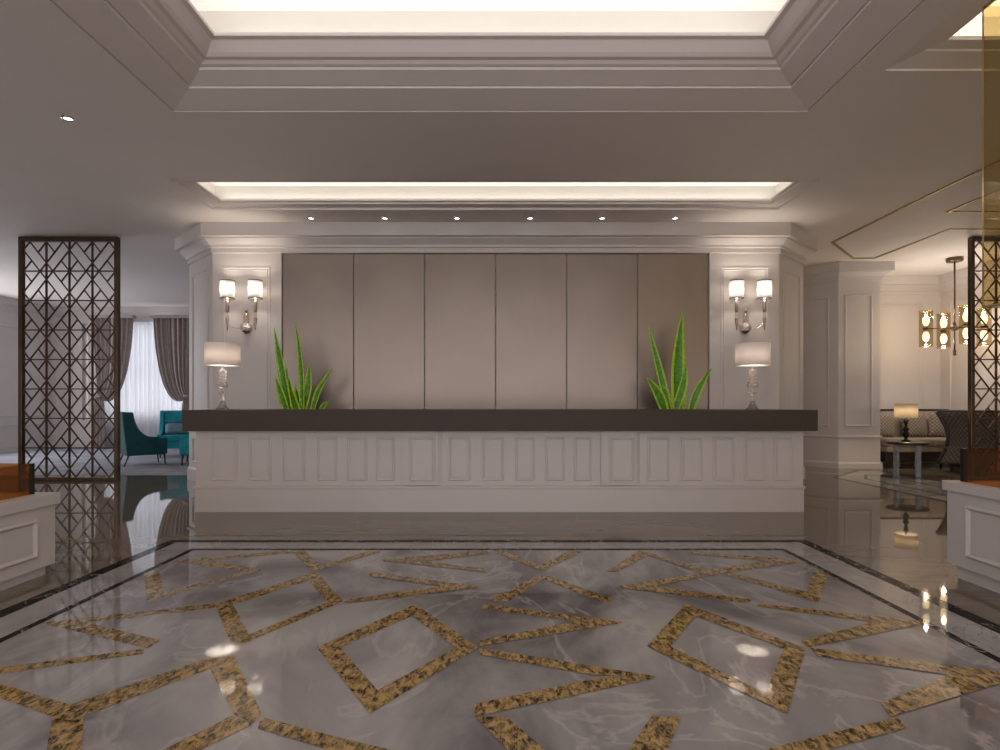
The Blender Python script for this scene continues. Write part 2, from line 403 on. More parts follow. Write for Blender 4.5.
# plaster border strip round the side recess
GO = [(5.39, 5.2), (5.39, 9.38), (6.35, 10.4), (6.73, 10.4), (6.75, 8.68), (9.0, 8.68)]
GI = [(6.11, 5.2), (6.11, 7.9), (9.0, 7.9)]
for g in (GO, GI): cf.mould(g, [(-.02, ZC), (-.02, ZC-.012), (.02, ZC-.012), (.02, ZC)], mi=3)
struct(cf, 'ceiling', [CEIL, COFFER, COFGLOW, GOLDLINE])
cove(MAIN[0]+.72, MAIN[1]-.72, MAIN[2]+.72, MAIN[3]-.72, ZC+.285, .8)
cove(SIDE[0]+.29, SIDE[1]-.29, SIDE[2]+.29, SIDE[3]-.29, ZC+.165, 1.4, (1, .86, .66), .13)
cove(SMALL[0]+.2, SMALL[1]-.2, SMALL[2]+.2, SMALL[3]-.2, ZC+.105, .5, WARM, .075, .05)

# ------------------------------------------------------------------ walls
def crown(mb, path, z=ZC, k=1.0, T=None):
    pr = [(0, -.40), (.02, -.395), (.02, -.33), (.045, -.32), (.05, -.29), (.075, -.265), (.12, -.225), (.135, -.215), (.135, -.20), (.19, -.19), (.19, -.002), (0, -.002)]
    mb.mould(path, [(o*k, z+h*k) for o, h in pr])
def rail(mb, path, z, s=1): mb.mould(path, [(0, z-.03*s), (.018*s, z-.025*s), (.03*s, z), (.03*s, z+.02*s), (0, z+.03*s)])
def skirt(mb, path, h=.16): mb.mould(path, [(0, 0), (.025, 0), (.025, h-.03), (.012, h), (0, h)])
def plate(mb, T, u0, u1, v0, v1, wd=.035, d=.018, mi=0):   # picture-frame moulding on a wall; T(u,v,height off wall)
    mb.mould([(u0, v0), (u0, v1), (u1, v1), (u1, v0)], [(0, 0), (0, d*.5), (wd*.3, d), (wd*.6, d), (wd, d*.35), (wd, 0)], closed=True, T=T, mi=mi)
def wallT(a, b):                                      # frame of a wall going a -> b, normal on the right of travel
    a = Vector(a); b = Vector(b); d = (b-a).normalized(); n = Vector((d.y, -d.x))
    return (lambda u, v, h: (a.x+d.x*u+n.x*h, a.y+d.y*u+n.y*h, v)), (b-a).length

# feature wall (free-standing block behind the desk); path runs left->right seen from camera so right-of-travel faces us
WX0, WX1, WY = -4.215, 4.125, 8.54; CH = .745
RX0, RX1 = -3.205, 3.10
fw = MB()
foot = [(WX0-CH, 10.6), (WX0-CH, WY+CH), (WX0, WY), (RX0, WY), (RX0, WY+.07), (RX1, WY+.07), (RX1, WY), (WX1, WY), (WX1+CH, WY+CH), (WX1+CH, 10.6)]
fw.prism([p for p in foot][::-1], 0, ZC)
fw.box(RX0, RX1, WY, WY+.07, ZC-.40, ZC)
struct(fw, 'wall_back', PAINT)
path = [(WX0-CH, 10.6), (WX0-CH, WY+CH), (WX0, WY), (WX1, WY), (WX1+CH, WY+CH), (WX1+CH, 10.6)]
t1 = MB(); crown(t1, path)
struct(t1, 'trim_1', PAINT)
t2 = MB()
for sg in (path[:3], path[3:]):
    ext = ([*sg, (RX0, WY)] if sg is not path[3:] and sg[0] == path[0] else [(RX1, WY), *sg])
    rail(t2, ext, .78); skirt(t2, ext, .2)
T, L = wallT((WX0, WY), (RX0, WY)); plate(t2, T, .15, L-.16, 1.0, 3.22, .03, .009); plate(t2, T, .19, L-.20, 1.04, 3.18, .012, .008); plate(t2, T, .15, L-.16, .28, .68)
T, L = wallT((RX1, WY), (WX1, WY)); plate(t2, T, .16, L-.15, 1.0, 3.22, .03, .009); plate(t2, T, .20, L-.19, 1.04, 3.18, .012, .008); plate(t2, T, .16, L-.15, .28, .68)
for a, b in (((WX0-CH, WY+CH), (WX0, WY)), ((WX1, WY), (WX1+CH, WY+CH))):
    T, L = wallT(a, b); plate(t2, T, .17, L-.17, 1.0, 3.22); plate(t2, T, .17, L-.17, .28, .68)
struct(t2, 'trim_2', PAINT)

# outer shell
wl = MB(); LW = [(9.9, 11.9), (12.15, 14.0)]  # LW: unseen openings, added to let light into the lounge
wl.box(XL-.25, XL, YB, YF-.2, 0, .7); wl.box(XL-.25, XL, YB, YF-.2, 3.4, ZC)
for a, b in zip([YB]+[q[1] for q in LW], [q[0] for q in LW]+[YF-.2]): wl.box(XL-.25, XL, a, b, .7, 3.4)
struct(wl, 'wall_left', PAINT)
wr = MB(); wr.prism([(XR, YB), (XR+.25, YB), (XR+.25, 12.0), (XR, 12.0)], 0, ZC)
struct(wr, 'wall_right', PAINT)
wb = MB(); WB = 15.8
wx0, wx1, wz0, wz1 = -10.75, -8.1, .82, 3.42
sx0, sx1 = -11.36, -11.2
def slab(m, x0, x1, z0, z1): m.box(x0, x1, WB, WB+.25, z0, z1)
slab(wb, XL-.25, sx0, 0, ZC); slab(wb, sx0, sx1, 0, .75); slab(wb, sx0, sx1, 3.4, ZC); slab(wb, sx1, wx0, 0, ZC)
slab(wb, wx0, wx1, 0, wz0); slab(wb, wx0, wx1, wz1, ZC); slab(wb, wx1, 4.9, 0, ZC)
struct(wb, 'wall_back_left', PAINT)
wb2 = MB(); wb2.box(4.9, XR+.25, 12.0, 12.25, 0, ZC); wb2.box(4.9, 5.1, 10.62, 12.0, 0, ZC)
struct(wb2, 'wall_back_right', PAINT)
t3 = MB(); lp = [(XL, YB+.1), (XL, WB), (4.9, WB)]
crown(t3, lp, k=.8); rail(t3, lp, .66); skirt(t3, lp)
T, L = wallT((XL, YB+.1), (XL, WB)); u = L-.35
while u > 14.6-YB: plate(t3, T, u-1.35, u, .88, 3.15, .05, .02); u -= 1.62
T, L = wallT((XL, WB), (4.9, WB))
plate(t3, T, .12, .6, .88, 3.15)
struct(t3, 'trim_3', PAINT)
t4 = MB(); rp = [(7.16, 12.0), (XR, 12.0), (XR, YB+.1)]
crown(t4, rp, k=.9); rail(t4, rp, .66); skirt(t4, rp)
T, L = wallT((7.16, 12.0), (XR, 12.0)); plate(t4, T, .35, 1.62, .85, 3.3, .05, .02); plate(t4, T, .42, 1.55, .92, 3.23, .015, .008)
T, L = wallT((XR, 12.0), (XR, YB+.1)); u = .25
while u < L-1.6: plate(t4, T, u, u+1.3, .85, 3.3, .05, .02); u += 1.6
struct(t4, 'trim_4', PAINT)
# panelled pier on the right
pr_ = MB()
pr_.prism([(5.25, 12.0), (6.32, 10.8), (7.10, 10.8), (7.10, 12.0)][::-1], 0, ZC)
struct(pr_, 'wall_right_pier', PAINT)
t5 = MB(); pp = [(5.27, 12.0), (6.32, 10.8), (7.10, 10.8), (7.10, 11.99)]
crown(t5, pp, k=.85); rail(t5, pp, .58); skirt(t5, pp, .12)
T, L = wallT(pp[0], pp[1]); plate(t5, T, .25, L-.16, .78, 3.22)
T, L = wallT(pp[1], pp[2]); plate(t5, T, .11, L-.15, .78, 3.24)
struct(t5, 'trim_5', PAINT)

# lounge window
def window(name, x0, x1, z0, z1, nx, nz):
    m = MB(); y = WB+.12
    m.box(x0, x1, y-.03, y+.03, z0, z0+.06); m.box(x0, x1, y-.03, y+.03, z1-.06, z1)
    m.box(x0, x0+.05, y-.03, y+.03, z0+.06, z1-.06); m.box(x1-.05, x1, y-.03, y+.03, z0+.06, z1-.06)
    for i in range(1, nx): xx = x0+(x1-x0)*i/nx; m.box(xx-.025, xx+.025, y-.02, y+.02, z0+.06, z1-.06)
    for i in range(1, nz): zz = z0+(z1-z0)*i/nz; m.box(x0+.05, x1-.05, y-.018, y+.018, zz-.02, zz+.02)
    o = struct(m, name, PAINT)
    g = MB(); g.box(x0+.05, x1-.05, y-.004, y+.004, z0+.06, z1-.06); g.build('pane', tinted_glass('window_glass', (.96, .98, 1)), o)
window('window_1', wx0, wx1, wz0, wz1, 2, 2)
window('window_2', sx0, sx1, .75, 3.4, 1, 1)

# ------------------------------------------------------------------ curtains
sh = MB()
def shf(u, v):
    x = -10.9+u*2.95; return (x, 15.68+.045*math.sin(u*150)+.02*math.sin(u*61), 3.42-v*3.38)
sh.grid(shf, 220, 6)
tag(sh.build('sheer_curtain', SHEER), 'white sheer curtain covering the whole lounge window between the taupe drapes', 'curtain')
def drape(xo, xi, label):
    t = thing('drape', label, 'curtain', ((xo+xi)/2, 15.35, 0))
    ox = (xo+xi)/2; d = 1 if xi > xo else -1; wdt = abs(xi-xo)
    tie = Vector((xo+d*.10, 1.42)); m = MB()
    def fn(u, v):
        p0 = Vector((xo+d*wdt*u, 3.48)); p3 = Vector((tie.x+d*.10*u, tie.y-.14*u+.04))
        p1 = Vector((p0.x-d*.02*u, 2.5)); p2 = Vector((xo+d*wdt*(.15+.62*u), 1.50-.55*u))
        q = p0*(1-v)**3+p1*3*v*(1-v)**2+p2*3*v*v*(1-v)+p3*v**3
        fold = math.sin(u*PI*15)*(.052*(1-.6*v))+.02*math.sin(u*PI*33)*(1-v)
        return (q.x-ox, fold+.02, q.y)
    m.grid(fn, 120, 26); m.build('swag', DRAPE, t)
    m = MB()
    def f2(u, v):
        wv = .11+.17*v**.6; return (tie.x+d*(.06+(u-.5)*wv*1.6)-ox, .02+.045*math.sin(u*PI*9)*(.4+.6*v), 1.40-v*1.38)
    m.grid(f2, 60, 8); m.build('tail', DRAPE, t)
    m = MB(); m.lathe([(.10, -.035), (.115, -.03), (.115, .03), (.10, .035), (.09, 0), (.10, -.035)], (tie.x+d*.05-ox, .02, 1.41), 18)
    m.build('tieback', DRAPE, t)
    m = MB(); m.box(min(xo, xi)-.04-ox, max(xo, xi)+.04-ox, -.07, .10, 3.47, 3.55); m.build('heading', DRAPE, t)
drape(-10.76, -9.70, 'taupe drape left of the lounge window, partly behind the lattice screen')
drape(-8.10, -9.16, 'taupe drape right of the lounge window, tied back beside the feature wall')

# ------------------------------------------------------------------ six wall panels
ordn = ['leftmost of the six', 'second from left of the six', 'third from left of the six', 'fourth from left of the six', 'fifth from left of the six', 'rightmost of the six']
bxs = [-3.20, -2.15, -1.10, -.05, 1.00, 2.05, 3.095]
for i in range(6):
    m = MB(); m.box(bxs[i]+.007, bxs[i+1]-.007, WY+.035, WY+.068, .02, ZC-.402)
    o = m.build('cladding_panel', PANELM, bevel=.004)
    tag(o, 'satin taupe wall panel behind the desk, %s' % ordn[i], 'wall panel', 'taupe panels behind the reception desk')

# ------------------------------------------------------------------ reception desk
desk = thing('reception_desk', 'long white panelled reception desk with a thick dark brown counter top', 'reception desk', (0, 6.44, 0))
m = MB()
dx0, dx1 = -3.376, 3.387
m.box(dx0, dx1, .02, .75, .30, .91)
body = m.build('body', PAINT, desk)
m = MB(); m.box(dx0, dx1, 0, .76, 0, .245)
m.mould([(dx0, .76), (dx0, 0), (dx1, 0), (dx1, .76)], [(-.02, .24), (0, .245), (.0, .255), (.012, .262), (.012, .282), (0, .29), (-.02, .30)])
m.build('plinth', PAINT, desk)
m = MB(); m.box(dx0, dx1, .02, .75, .245, .30); m.build('lower_rail', PAINT, desk)
m = MB(); tx0, tx1 = (182-499)/F*6.28, (818-499)/F*6.28
m.box(tx0, tx1, -.16, .80, .908, 1.135); m.build('counter_top', TOPM, desk, bevel=.004)
pils = [(402, 437.5), (601, 636.5)]
for a, b in pils:
    m = MB(); x0 = (a-499)/F*6.42; x1 = (b-499)/F*6.42
    m.prism([(x0, .02), (x0, -.012), (x1, -.012), (x1+.05, .02)][::-1], .30, .88); m.box(x0, x1+.0, -.012, .02, .88, .91)
    m.build('pilaster', PAINT, desk)
pans = [(211,237),(248.5,271.5),(283,305),(317,337),(347,367),(376,394.5),(410,435),(448,470.5),(482,504),(515,535),(545,565),(574,592),
        (609,634),(647,670),(681,703),(713,735),(744,765),(774,793)]
for a, b in pans:
    pil = any(p[0] <= a < p[1] for p in pils); yy = -.012 if pil else .02
    x0 = (a-499)/F*6.45; x1 = (b-499)/F*6.45
    m = MB(); Tn = lambda u, v, h, yy=yy: (u, yy-h, v)
    plate(m, Tn, x0, x1, .345, .835, .03, .016)
    m.box(x0+.045, x1-.045, yy-.006, yy+.001, .39, .79)
    m.build('panel_moulding', PAINT, desk)

# ------------------------------------------------------------------ table lamps on the counter
def counter_lamp(x, y, z, label, group):
    t = thing('table_lamp', label, 'lamp', (x, y, z), 0, group); s = .01153
    m = MB(); m.lathe([(0, 0), (6.5*s, 0), (6.6*s, .6*s), (4.6*s, 2*s), (3.2*s, 5*s), (1.9*s, 8*s), (1.6*s, 9*s), (0, 9*s)], n=24); m.build('foot', CUT, t)
    m = MB(); m.lathe([(1.6*s, 9*s), (1.4*s, 14*s), (2.0*s, 16*s), (4.4*s, 16.6*s), (4.4*s, 17.2*s), (2*s, 17.8*s), (1.6*s, 20*s), (2.4*s, 21.4*s)], n=20); m.build('stem', CUT, t)
    m = MB(); m.lathe([(2*s, 21.4*s), (4.6*s, 22.3*s), (5.6*s, 24.8*s), (4.6*s, 27.6*s), (2*s, 28.6*s)], n=10, smooth=False); m.build('crystal_ball', CUT, t)
    m = MB(); m.lathe([(1.5*s, 28.6*s), (3.6*s, 29.6*s), (3.8*s, 31*s), (1.8*s, 32*s), (3.9*s, 33*s), (4.3*s, 34.6*s), (2*s, 35.8*s), (4.1*s, 37*s), (4.4*s, 38.6*s), (2*s, 40*s), (1*s, 41*s), (1*s, 44*s)], n=20); m.build('bead_neck', CUT, t)
    m = MB(); m.tube([(0, 0, 41*s), (0, 0, 46*s)], .012); m.build('socket', CHROME, t)
    zb, zt, R = .503, .762, 16.2*s
    m = MB(); m.lathe([(R, zb), (R, zt)], n=40); sd = m.build('lamp_shade', SHADE, t, solid=.004)
    m = MB(); m.lathe([(R-.004, zb+.012), (.02, zb+.012)], n=40); m.build('diffuser', DIFF, sd)
    light('POINT', 'lamp_bulb', (x, y, z+zb+.12), 4.5, (1, .94, .87), size=.035)
counter_lamp((222.5-499)/F*6.69, 6.69, 1.135, 'crystal table lamp with white drum shade on the left end of the counter', 'counter table lamps')
counter_lamp((752.5-499)/F*6.69, 6.69, 1.135, 'crystal table lamp with white drum shade on the right end of the counter', 'counter table lamps')

# ------------------------------------------------------------------ wall sconces
def sconce(x, label, flip):
    t = thing('wall_sconce', label, 'wall light', (x, WY, 2.30), 0, 'twin shade wall sconces'); k = 8.33/F
    # local: y negative = away from wall
    m = MB(); m.lathe([(0, -.012), (.055, -.010), (.078, .01), (.085, .05), (.078, .09), (.05, .115), (0, .12)], (0, -.045, -.03), 16)
    m.build('glass_bowl', CUT, t)
    m = MB(); m.lathe([(0, -.05), (.018, -.035), (.055, -.012), (.06, 0), (0, 0)], (0, -.045, -.03), 16); m.build('bowl_cap', BRONZE, t)
    m = MB(); m.tube([(0, -.045, .08), (0, -.045, .26)], [.012, .010]); m.lathe([(.02, .25), (.028, .27), (.028, .285), (0, .29)], (0, -.045, 0), 12); m.build('spindle', CHROME, t)
    m = MB(); m.lathe([(.032, .09), (.045, .14), (.038, .2), (.02, .26)], (0, -.045, 0), 14); m.build('glass_sleeve', CRYSTAL, t)
    m = MB(); m.box(-.035, .035, -.012, 0, -.06, .12); m.build('wall_plate', CHROME, t)
    for sx in (-1, 1):
        cx = sx*.2; cy = -.21
        pts = [(0, -.05, .02), (sx*.05, -.10, -.0), (sx*.12, -.17, -.0), (sx*.175, -.205, .04), (cx, cy, .115)]
        m = MB(); m.tube(pts, .006); m.build('arm', CHROME, t)
        m = MB(); m.lathe([(0, .0), (.006, .0), (.014, .06), (.022, .12), (.026, .155), (.026, .175), (.018, .18)], (cx, cy, -.04), 14); m.lathe([(.018, .255), (.024, .26), (.024, .43), (.01, .435)], (cx, cy, -.04), 14); m.build('candle_stem', AGED, t)
        m = MB(); m.lathe([(.018, .14), (.022, .15), (.022, .205), (.018, .215)], (cx, cy, 0), 14); m.build('crystal_collar', CUT, t)
        m = MB(); R = .096; z0, z1 = .41, .675
        m.lathe([(R, z0), (R, z1)], (cx, cy, 0), 32); sd = m.build('lamp_shade', SHADES, t, solid=.003)
        for zz in (z0, z1-.013):
            m = MB(); m.lathe([(R+.003, zz), (R+.003, zz+.013)], (cx, cy, 0), 32); m.build('shade_trim', BRONZE, sd, solid=.003)
        m = MB(); m.lathe([(0, 0), (.02, .02), (.024, .05), (.014, .085), (0, .095)], (cx, cy, .40), 12); m.build('bulb', emit('sconce_bulb', (1, .95, .9), 2.5), t)
        light('POINT', 'sconce_lamp', (x+cx, WY+cy, 2.30+.56), 10, (1, .87, .73), size=.05)
sconce((246.5-499)/F*8.5, 'twin-shade wall sconce left of the taupe wall panels', 1)
sconce((745.5-499)/F*8.5, 'twin-shade wall sconce right of the taupe wall panels', 1)

# ------------------------------------------------------------------ plants behind the desk
def leaf(mb, base, tip, wd, bow=(0, 0), zb=.86, vx=.0):
    # strap leaf from pot at zb up through base to tip, width wd, mi 0 green 1 edge
    B = Vector(base); Tp = Vector(tip); d = (Tp-B)
    n = 18; side0 = Vector((1, 0, 0)) if abs(d.x) < abs(d.z) else Vector((0, 0, 1))
    start = B-d*0; start = Vector((B.x-d.x*.10, B.y-d.y*.1, zb))
    pts = []
    for i in range(n+1):
        v = i/n
        if v < .3: q = start.lerp(B, v/.3)
        else:
            s = (v-.3)/.7; q = B.lerp(Tp, s)+Vector((bow[0], bow[1], 0))*math.sin(s*PI)
        pts.append(q)
    vs = []; fs = []; mi = []
    for i, q in enumerate(pts):
        a = (pts[min(i+1, n)]-pts[max(i-1, 0)]).normalized(); s = a.cross(Vector((0, 1, 0))).normalized()
        s = (s+Vector((0, vx, 0))).normalized(); v = i/n
        wv = wd*(.55+.45*math.sin(min(1, v/.55)*PI/2)) if v < .55 else wd*max(.02, (1-((v-.55)/.45)**1.7))
        for k, f in enumerate((-.5, -.29, 0, .29, .5)):
            cup = .18*wv*(abs(f)*2)**1.5
            vs.append(q+s*wv*f+Vector((0, -cup, 0)))
    for i in range(n):
        for k in range(4):
            fs.append((i*5+k, i*5+k+1, i*5+k+6, i*5+k+5))
    o = len(mb.v); mb.v += [tuple(p) for p in vs]
    for j, f in enumerate(fs): mb.f.append(tuple(i+o for i in f)); mb.mi.append(1 if j % 4 in (0, 3) else 0); mb.sm.append(True)
def plant(cx, leaves, label):
    Y = 8.12; ox = (cx-499)/F*Y
    t = thing('potted_snake_plant', label, 'plant', (ox, Y, 0), 0, 'green snake plants behind the desk')
    m = MB(); m.lathe([(0, 0), (.17, 0), (.19, .02), (.235, .88), (.25, .90), (.25, .93), (.225, .93), (.215, .86), (0, .86)], n=28); m.build('pot', POT, t)
    m = MB(); m.lathe([(0, .872), (.1, .875), (.218, .865), (.218, .861), (0, .861)], n=24); m.build('soil', SOIL, t)
    for i, (bx, tx, ty, wpx, bow, dy, vx) in enumerate(leaves):
        m = MB(); b = pt(bx, 409, Y+dy*.4); e = pt(tx, ty, Y+dy)
        leaf(m, (b[0]-ox, b[1]-Y, b[2]), (e[0]-ox, e[1]-Y, e[2]), wpx*(1.12 if cx < 499 else 1.3)/F*Y, bow, .86, vx)
        # pull the root inside the pot
        o = m.build('leaf', [LEAFG, LEAFY], t, solid=.004)
        for v in o.data.vertices:
            if v.co.z < 1.10:
                k = (1.12-v.co.z)/.26; k = min(1, max(0, k)); v.co.x *= 1-.45*k
plant(303, [(289,274,327,8,(-.0,0),-.06,.1),(302,295,320,5.5,(.03,0),.0,.2),(303,309,362,8,(.03,0),.05,0),(313,333.5,368,6,(-.05,0),-.04,.3),
            (286,275.5,377,7,(-.0,0),-.10,0),(288,287,365,4,(0,0),.06,.5),(297,289,378,9,(-.03,0),-.03,.2),(301,295,384,5,(0,0),.03,.3),(321,329,401,5,(-.01,0),.02,.2),(306,302,392,4,(0,0),.08,.4)],
      'snake plant with long green yellow-edged leaves behind the left half of the desk')
plant(678, [(669,648.5,326,6,(-.0,0),-.04,.1),(678,682.5,312,11,(-.03,0),.0,0),(691,712,368,6,(-.04,0),-.03,.2),(664,646.5,377,8,(.03,0),-.08,.1),
            (675,686,364,7,(.03,0),-.06,.3),(671,660,383,6,(.02,0),-.02,.2),(681,684,385,6,(0,0),.04,.2)],
      'snake plant with long green yellow-edged leaves behind the right half of the desk')

# ------------------------------------------------------------------ lattice screens
def screen(x0, label):
    Y = 9.1; W = 99/F*Y; Ht = ZC-.004
    t = thing('lattice_screen', label, 'screen', (x0, Y, 0), 0, 'bronze lattice screens')
    fr = .055
    m = MB(); m.box(0, fr, -.04, .04, 0, Ht); m.box(W-fr, W, -.04, .04, 0, Ht); m.box(fr, W-fr, -.04, .04, 0, .05); m.box(fr, W-fr, -.04, .04, Ht-.07, Ht)
    m.build('frame', BRONZE, t, bevel=.006)
    m = MB(); ax0, ax1, az0, az1 = fr, W-fr, .05, Ht-.07
    cw = (ax1-ax0)/4; ch = (az1-az0)/8; b = .014; dd = .022
    for i in range(1, 4): m.bar((ax0+cw*i, 0, az0), (ax0+cw*i, 0, az1), .018, .03)
    for j in range(1, 8): m.bar((ax0, 0, az0+ch*j), (ax1, 0, az0+ch*j), .018, .03)
    segs = [((.28, 0), (1, .72)), ((0, .28), (.72, 1)), ((.28, 0), (0, .28)), ((1, .72), (.72, 1)), ((1, 0), (.64, .36)), ((0, 1), (.36, .64))]
    for i in range(4):
        for j in range(8):
            for (ua, va), (ub, vb) in segs:
                if (i+j) % 2: ua, ub = 1-ua, 1-ub
                m.bar((ax0+cw*(i+ua), 0, az1-ch*(j+va)), (ax0+cw*(i+ub), 0, az1-ch*(j+vb)), b, dd)
    m.build('lattice', BRONZE, t)
screen((20-499)/F*9.1, 'dark bronze lattice screen left of the reception desk, in front of the lounge')
screen((969.5-499)/F*9.1, 'dark bronze lattice screen on the right, in front of the quilted tub chair')

# ------------------------------------------------------------------ teal armchairs
def armchair(loc, rz, label, fab):
    t = thing('armchair', label, 'armchair', loc, rz, 'teal armchairs in the left lounge')   # local: faces +x, back at -x
    W = .76; zb = .20
    def arc(p0, p1, p2, p3, n=10):
        return [tuple((Vector(p0)*(1-s)**3+Vector(p1)*3*s*(1-s)**2+Vector(p2)*3*s*s*(1-s)+Vector(p3)*s**3)) for s in [i/n for i in range(n+1)]]
    prof = [(-.37, zb), (.45, zb+.02), (.46, .52), (.30, .53)]+arc((.24, .535), (-.08, .56), (-.20, .72), (-.25, 1.04))+[(-.47, 1.05), (-.46, .9)]
    for s in (-1, 1):
        m = MB(); y = s*(W/2-.04)
        m.prism(prof, y-.04, y+.04, T=lambda a, b, c: (a, c, b)); m.build('side_panel', fab, t, bevel=.012)
    m = MB(); m.prism([(-.37, zb), (-.20, zb), (-.22, .5), (-.33, 1.035), (-.47, 1.05), (-.46, .9)], -W/2+.08, W/2-.08, T=lambda a, b, c: (a, c, b)); m.build('backrest', fab, t, bevel=.01)
    m = MB(); m.box(-.20, .44, -W/2+.08, W/2-.08, zb, .36); m.build('seat_base', fab, t, bevel=.01)
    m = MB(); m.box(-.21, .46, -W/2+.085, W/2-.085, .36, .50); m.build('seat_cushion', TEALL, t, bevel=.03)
    for sx, sy in ((-1, -1), (-1, 1), (1, -1), (1, 1)):
        x = .40 if sx > 0 else -.33; xe = x+(.02 if sx > 0 else -.09)
        m = MB(); m.tube([(xe, sy*.32, 0), (x, sy*.32, zb+.01)], [.013, .022]); m.build('leg', DARKW, t)
    return t
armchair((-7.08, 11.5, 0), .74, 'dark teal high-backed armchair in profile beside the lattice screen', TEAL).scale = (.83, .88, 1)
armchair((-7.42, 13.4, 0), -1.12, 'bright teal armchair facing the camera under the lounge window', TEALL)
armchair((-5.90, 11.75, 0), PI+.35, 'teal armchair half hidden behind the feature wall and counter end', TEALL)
m = MB()
def pil(m, w, h, d, n=12, uv=None):
    def s_(sg):
        def f(u, v):
            a, b = u*2-1, v*2-1; e = max(0, (1-a**4)*(1-b**4))**.5
            return (a*w/2*(1-.06*(1-b*b)*0), sg*d/2*e, b*h/2*(1-.05*(1-a*a)))
        return f
    m.grid(s_(-1), n, n, uvs=uv); m.grid(s_(1), n, n, uvs=uv)
t = thing('throw_pillow', 'slate blue lumbar pillow with navy piping on the bright teal armchair', 'pillow', (-7.37, 13.30, .64), .35)
m = MB(); pil(m, .50, .26, .13); o = m.build('cover', PILLOWB, t); o.rotation_euler = (-.25, 0, 0)
m = MB(); m.tube([(-.25, 0, -.13), (.25, 0, -.13), (.25, 0, .13), (-.25, 0, .13), (-.25, 0, -.13)], .011); o = m.build('piping', NAVY, t); o.rotation_euler = (-.25, 0, 0)

# ------------------------------------------------------------------ right lounge: sofa, pillows, tub chair, side table, lamp, chandelier
sofa = thing('sofa', 'beige sofa with dark top rail against the white panelled wall', 'sofa', (7.2, 11.2, 0))
m = MB(); m.box(.02, 1.75, -.38, .52, .12, .30); m.build('base', DARKW, sofa, bevel=.01)
m = MB(); m.box(.02, 1.75, -.40, .30, .30, .40); m.build('seat_frame', SOFAF, sofa, bevel=.02)
m = MB(); m.box(.04, .88, -.42, .28, .40, .55); m.build('seat_cushion', SOFAF, sofa, bevel=.035)
m = MB(); m.box(.89, 1.73, -.42, .28, .40, .55); m.build('seat_cushion', SOFAF, sofa, bevel=.035)
m = MB(); m.prism([(.28, .30), (.30, .9), (.38, 1.07), (.52, 1.07), (.52, .30)], .02, 1.75, T=lambda a, b, c: (c, a, b)); m.build('backrest', SOFAF, sofa, bevel=.02)
m = MB(); m.box(0, 1.77, .36, .54, 1.07, 1.10); m.build('top_rail', DARKW, sofa, bevel=.006)
for x, y in ((.08, -.32), (1.68, -.32), (.08, .46), (1.68, .46)):
    m = MB(); m.tube([(x, y, 0), (x, y, .13)], [.018, .025]); m.build('leg', DARKW, sofa)
for (x, r, lab) in ((.30, .12, 'quilted beige throw pillow at the left end of the sofa'), (.93, -.05, 'quilted beige throw pillow in the middle of the sofa behind the lamp'), (1.45, .1, 'quilted beige throw pillow at the right end of the sofa behind the tub chair')):
    m = MB(); pil(m, .47, .47, .15, 14, (.50, .47)); o = m.build('throw_pillow', QUILT, loc=(7.2+x, 11.35, .79)); o.rotation_euler = (-.16, r, 0)
    tag(o, lab, 'pillow', 'quilted pillows on the sofa')

tub = thing('tub_chair', 'dark quilted tub chair with a curved shell behind the right lattice screen', 'armchair', (8.20, 10.12, 0), -.75)
tub.scale = (.90, .84, 1)
def shell(inner):
    def f(u, v):
        z = .16+v*.90; a = (u-.5)*2                       # a -1..1 along the U, open toward -x
        fl_ = .36+.09*v; fl_ = fl_-(.05 if inner else 0)
        front = -.46+.17*math.sin(v*PI)                    # front edge curves in at mid height
        L1 = .55
        if abs(a) > L1: k = (abs(a)-L1)/(1-L1); x = front*k+.05*(1-k); y = math.copysign(fl_, a)
        else: th = a/L1*PI/2; x = .05+fl_*math.cos(th); y = fl_*math.sin(th)
        return (x, y, z)
    return f
m = MB(); m.grid(shell(False), 48, 14, uvs=(2.2, .9)); m.grid(shell(True), 48, 14, uvs=(2.2, .9)); m.build('shell', QUILTD, tub, solid=.012)
m = MB()
for s in (0, 1):
    m.tube([(lambda p: (p[0], p[1]*1.0, p[2]))(shell(False)(s, i/14)) for i in range(15)], .03)
m.tube([(lambda p: (p[0]*.98, p[1]*.95, p[2]+.01))(shell(False)(i/48, 1)) for i in range(49)], .024)
m.build('rim', DARKW, tub)
m = MB(); m.prism([(-.36, -.30), (.05, -.31), (.28, -.18), (.33, 0), (.28, .18), (.05, .31), (-.36, .30)], .20, .46); m.build('seat', SOFAF, tub, bevel=.03)
m = MB(); m.lathe([(0, 0), (.30, 0), (.30, .05), (.34, .17), (0, .17)], n=28); m.build('base', DARKW, tub)

tb = thing('side_table', 'round dark-topped side table with grey slab legs beside the sofa', 'table', (6.84, 9.72, 0))
m = MB(); m.lathe([(0, .525), (.29, .525), (.305, .535), (.305, .56), (.29, .57), (0, .57)], n=40); m.build('table_top', DARKW, tb)
for a in (1.742, 3.313, 4.884, .171):
    m = MB(); c, s = math.cos(a)*.21, math.sin(a)*.21
    m.bar((c, s, 0), (c, s, .525), .085, .035, n=(math.cos(a), math.sin(a), 0)); m.build('leg', MARBG, tb, bevel=.003)
m = MB(); m.box(-.2, .2, -.014, .014, .12, .15); m.build('stretcher', DARKW, tb)
lm = thing('table_lamp', 'dark baluster table lamp with glowing olive shade on the side table', 'lamp', (6.82, 9.72, .57))
m = MB(); m.lathe([(0, 0), (.075, 0), (.075, .015), (.03, .035), (.02, .06), (.042, .09), (.05, .12), (.03, .17), (.045, .20), (.05, .215), (.025, .24), (.018, .27), (.035, .32), (.04, .35), (.02, .38), (.012, .45), (0, .45)], n=20); m.build('stem', BLACKM, lm)
